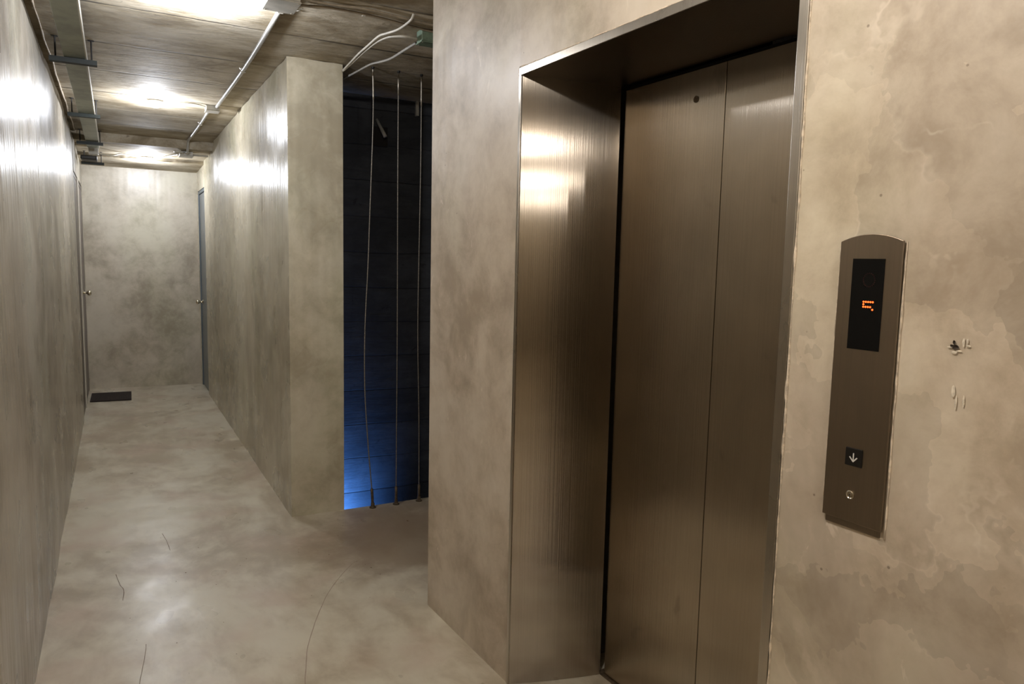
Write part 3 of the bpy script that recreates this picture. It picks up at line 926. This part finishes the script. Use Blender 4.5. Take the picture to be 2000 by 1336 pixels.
# white flexible pipes at the opening
conduit('white_cable', [(1.160, 4.165, 2.560), (1.145, 4.025, 2.552), (1.130, 3.76, 2.552), (1.128, 3.60, 2.553), (1.128, 3.43, 2.555), (1.147, 3.372, 2.556), (1.178, 3.296, 2.560), (1.195, 3.19, 2.572), (1.205, 3.17, 2.598)], 0.0055, M['pvc_white'], 'white cable rising from the pier corner and ending in the ceiling', 'cable')
conduit('pale_conduit', [(1.158, 4.16, 2.556), (1.150, 3.95, 2.552), (1.142, 3.68, 2.552), (1.146, 3.50, 2.552), (1.165, 3.41, 2.552), (1.20, 3.37, 2.552), (1.245, 3.355, 2.552), (1.30, 3.375, 2.555)], 0.0065, M['pvc_white'], 'thicker pale flexible conduit arching beside the white cable to the green box', 'flexible conduit')
conduit('grey_conduit', [(1.20, 4.75, 2.556), (1.205, 4.35, 2.552), (1.225, 4.05, 2.55), (1.241, 3.901, 2.55), (1.270, 3.83, 2.55), (1.296, 3.74, 2.55), (1.304, 3.56, 2.55), (1.315, 3.43, 2.555)], 0.0065, M['pvc'], 'grey flexible conduit running below the green box into the dark shaft', 'flexible conduit')
flat_box('junction_box', 1.365, 3.375, ZC, 0.055, 0.035, 0.055, 'small dark green junction box on the ceiling beside the lift pier', M['green_box'])

# ------------------------------------------------------------------ rope barrier
def rope(x0, pts, label):
    root = empty('barrier_cable', (x0, 4.14, 0), label, 'steel cable', 'steel cables stretched floor to ceiling across the shaft opening')
    path = spline([Vector((x, 4.14, z)) for x, z in pts], 10)
    bm = bmesh.new()
    tube(bm, path, 0.0036, 8)
    part('wire_rope', bm, M['rope'], root, smooth=True)
    bm = bmesh.new()
    top = [p for p in path if p.z > 2.41]
    tube(bm, top, 0.0052, 10)
    part('ferrule', bm, M['ferrule'], root, smooth=True)
    bm = bmesh.new()
    bot = [p for p in path if p.z < 0.13]
    tube(bm, bot, 0.0085, 10)
    part('ferrule', bm, M['rust'], root, smooth=True)
    bm = bmesh.new()
    lathe(bm, [(0.020, 0.0005), (0.020, 0.006), (0.012, 0.010), (0.011, 0.030), (0, 0.030)], (path[0].x, 4.14, 0), seg=12)
    part('floor_anchor', bm, M['rust'], root)
    bm = bmesh.new()
    lathe(bm, [(0.009, 0), (0.009, -0.008), (0.005, -0.014), (0, -0.014)], (path[-1].x, 4.14, ZC - 0.0005), seg=12)
    part('ceiling_anchor', bm, M['rod'], root)
rope(1.329, [(1.329, 0.005), (1.323, 0.12), (1.303, 0.357), (1.280, 0.736), (1.281, 1.104), (1.298, 1.45), (1.312, 1.823), (1.326, 2.2), (1.330, 2.42), (1.327, 2.598)], 'leftmost steel barrier cable, bowed to the left, nearest the pier')
rope(1.478, [(1.478, 0.005), (1.479, 0.4), (1.481, 1.1), (1.480, 1.9), (1.481, 2.598)], 'middle and straightest of the three steel barrier cables')
rope(1.627, [(1.629, 0.005), (1.625, 0.519), (1.613, 1.096), (1.619, 1.7), (1.624, 2.143), (1.624, 2.598)], 'rightmost steel barrier cable, beside the lift pier edge')

# pipe stub in a dark recess on the shaft wall
pf = empty('pipe_stub', (1.60, 4.85, 2.36), 'short grey pipe stub poking out of the dark shaft wall', 'pipe')
bm = bmesh.new()
box(bm, 1.555, 1.655, 4.835, 4.8495, 2.27, 2.40)
part('dark_hole', bm, M['black_gap'], pf, bevel=0.004)  # flat black slab paints the darkness of a hole behind the pipe
bm = bmesh.new()
tube(bm, [(1.575, 4.83, 2.445), (1.602, 4.78, 2.36), (1.612, 4.76, 2.325)], [0.010, 0.012, 0.013], 12)
part('pipe', bm, M['box'], pf, smooth=True)
bm = bmesh.new()
box(bm, 1.855, 1.875, 4.82, 4.849, 2.50, 2.60)
tag(obj('wall_bracket', bm, M['box'], bevel=0.002), 'small pale bracket high on the dark shaft wall behind the cables', 'bracket')

# ------------------------------------------------------------------ doormat
bm = bmesh.new()
prism(bm, [Vector((-0.275, 8.40, 0.001)), Vector((0.100, 8.375, 0.001)), Vector((0.108, 8.87, 0.001)), Vector((-0.270, 8.89, 0.001))], Vector((0, 0, 0.012)))
tag(obj('doormat', bm, M['mat'], bevel=0.003), 'dark brown rectangular doormat on the floor at the far left door', 'doormat')

# ------------------------------------------------------------------ cracks and crumbs on the floor
def ribbon(pts, w, m, name='floor_crack', n=6):
    q = spline([Vector((x, y, 0.0004)) for x, y in pts], n)
    bm = bmesh.new()
    L, R_ = [], []
    for i, p in enumerate(q):
        d = (q[min(i + 1, len(q) - 1)] - q[max(i - 1, 0)]).normalized()
        k = Vector((-d.y, d.x, 0))
        ww = w * (0.55 + 0.5 * abs(noise.noise(p * 23)))
        p = p + k * (0.002 * noise.noise(p * 15))
        L.append(bm.verts.new(p + k * ww))
        R_.append(bm.verts.new(p - k * ww))
    for i in range(len(q) - 1):
        bm.faces.new([L[i], R_[i], R_[i + 1], L[i + 1]])
    o = obj(name, bm, m, floor)
    return o
ribbon([(1.143, 3.50), (1.07, 3.45), (0.99, 3.394), (0.89, 3.27), (0.792, 3.118), (0.70, 2.93), (0.641, 2.789), (0.60, 2.68), (0.572, 2.574), (0.542, 2.458), (0.52, 2.36)], 0.0028, M['crack_soft'])
ribbon([(0.175, 4.221), (0.19, 4.08), (0.199, 3.952)], 0.0016, M['crack'])
ribbon([(-0.047, 3.751), (-0.030, 3.62), (-0.016, 3.56), (-0.020, 3.442)], 0.0018, M['crack'])
ribbon([(0.056, 3.0), (0.050, 2.92), (0.036, 2.80), (0.027, 2.716), (0.02, 2.6)], 0.0014, M['crack'])
bm = bmesh.new()
for _ in range(46):
    x, y = random.uniform(0.0, 1.1), random.uniform(2.5, 4.3)
    if x > 0.9 and y < 2.9:
        continue
    r = random.uniform(0.0012, 0.0035)
    vs = [bm.verts.new((x + r * random.uniform(.5, 1.6) * math.cos(a), y + r * random.uniform(.5, 1.6) * math.sin(a), 0.0006)) for a in (0, 1.3, 2.4, 3.6, 5.0)]
    t = bm.verts.new((x, y, r * 0.7))
    for k in range(5):
        bm.faces.new([vs[k], vs[(k + 1) % 5], t])
g = obj('floor_crumbs', bm, M['crack'])
g['kind'] = 'stuff'
tag(g, 'dark crumbs of grit scattered on the concrete floor', 'grit')
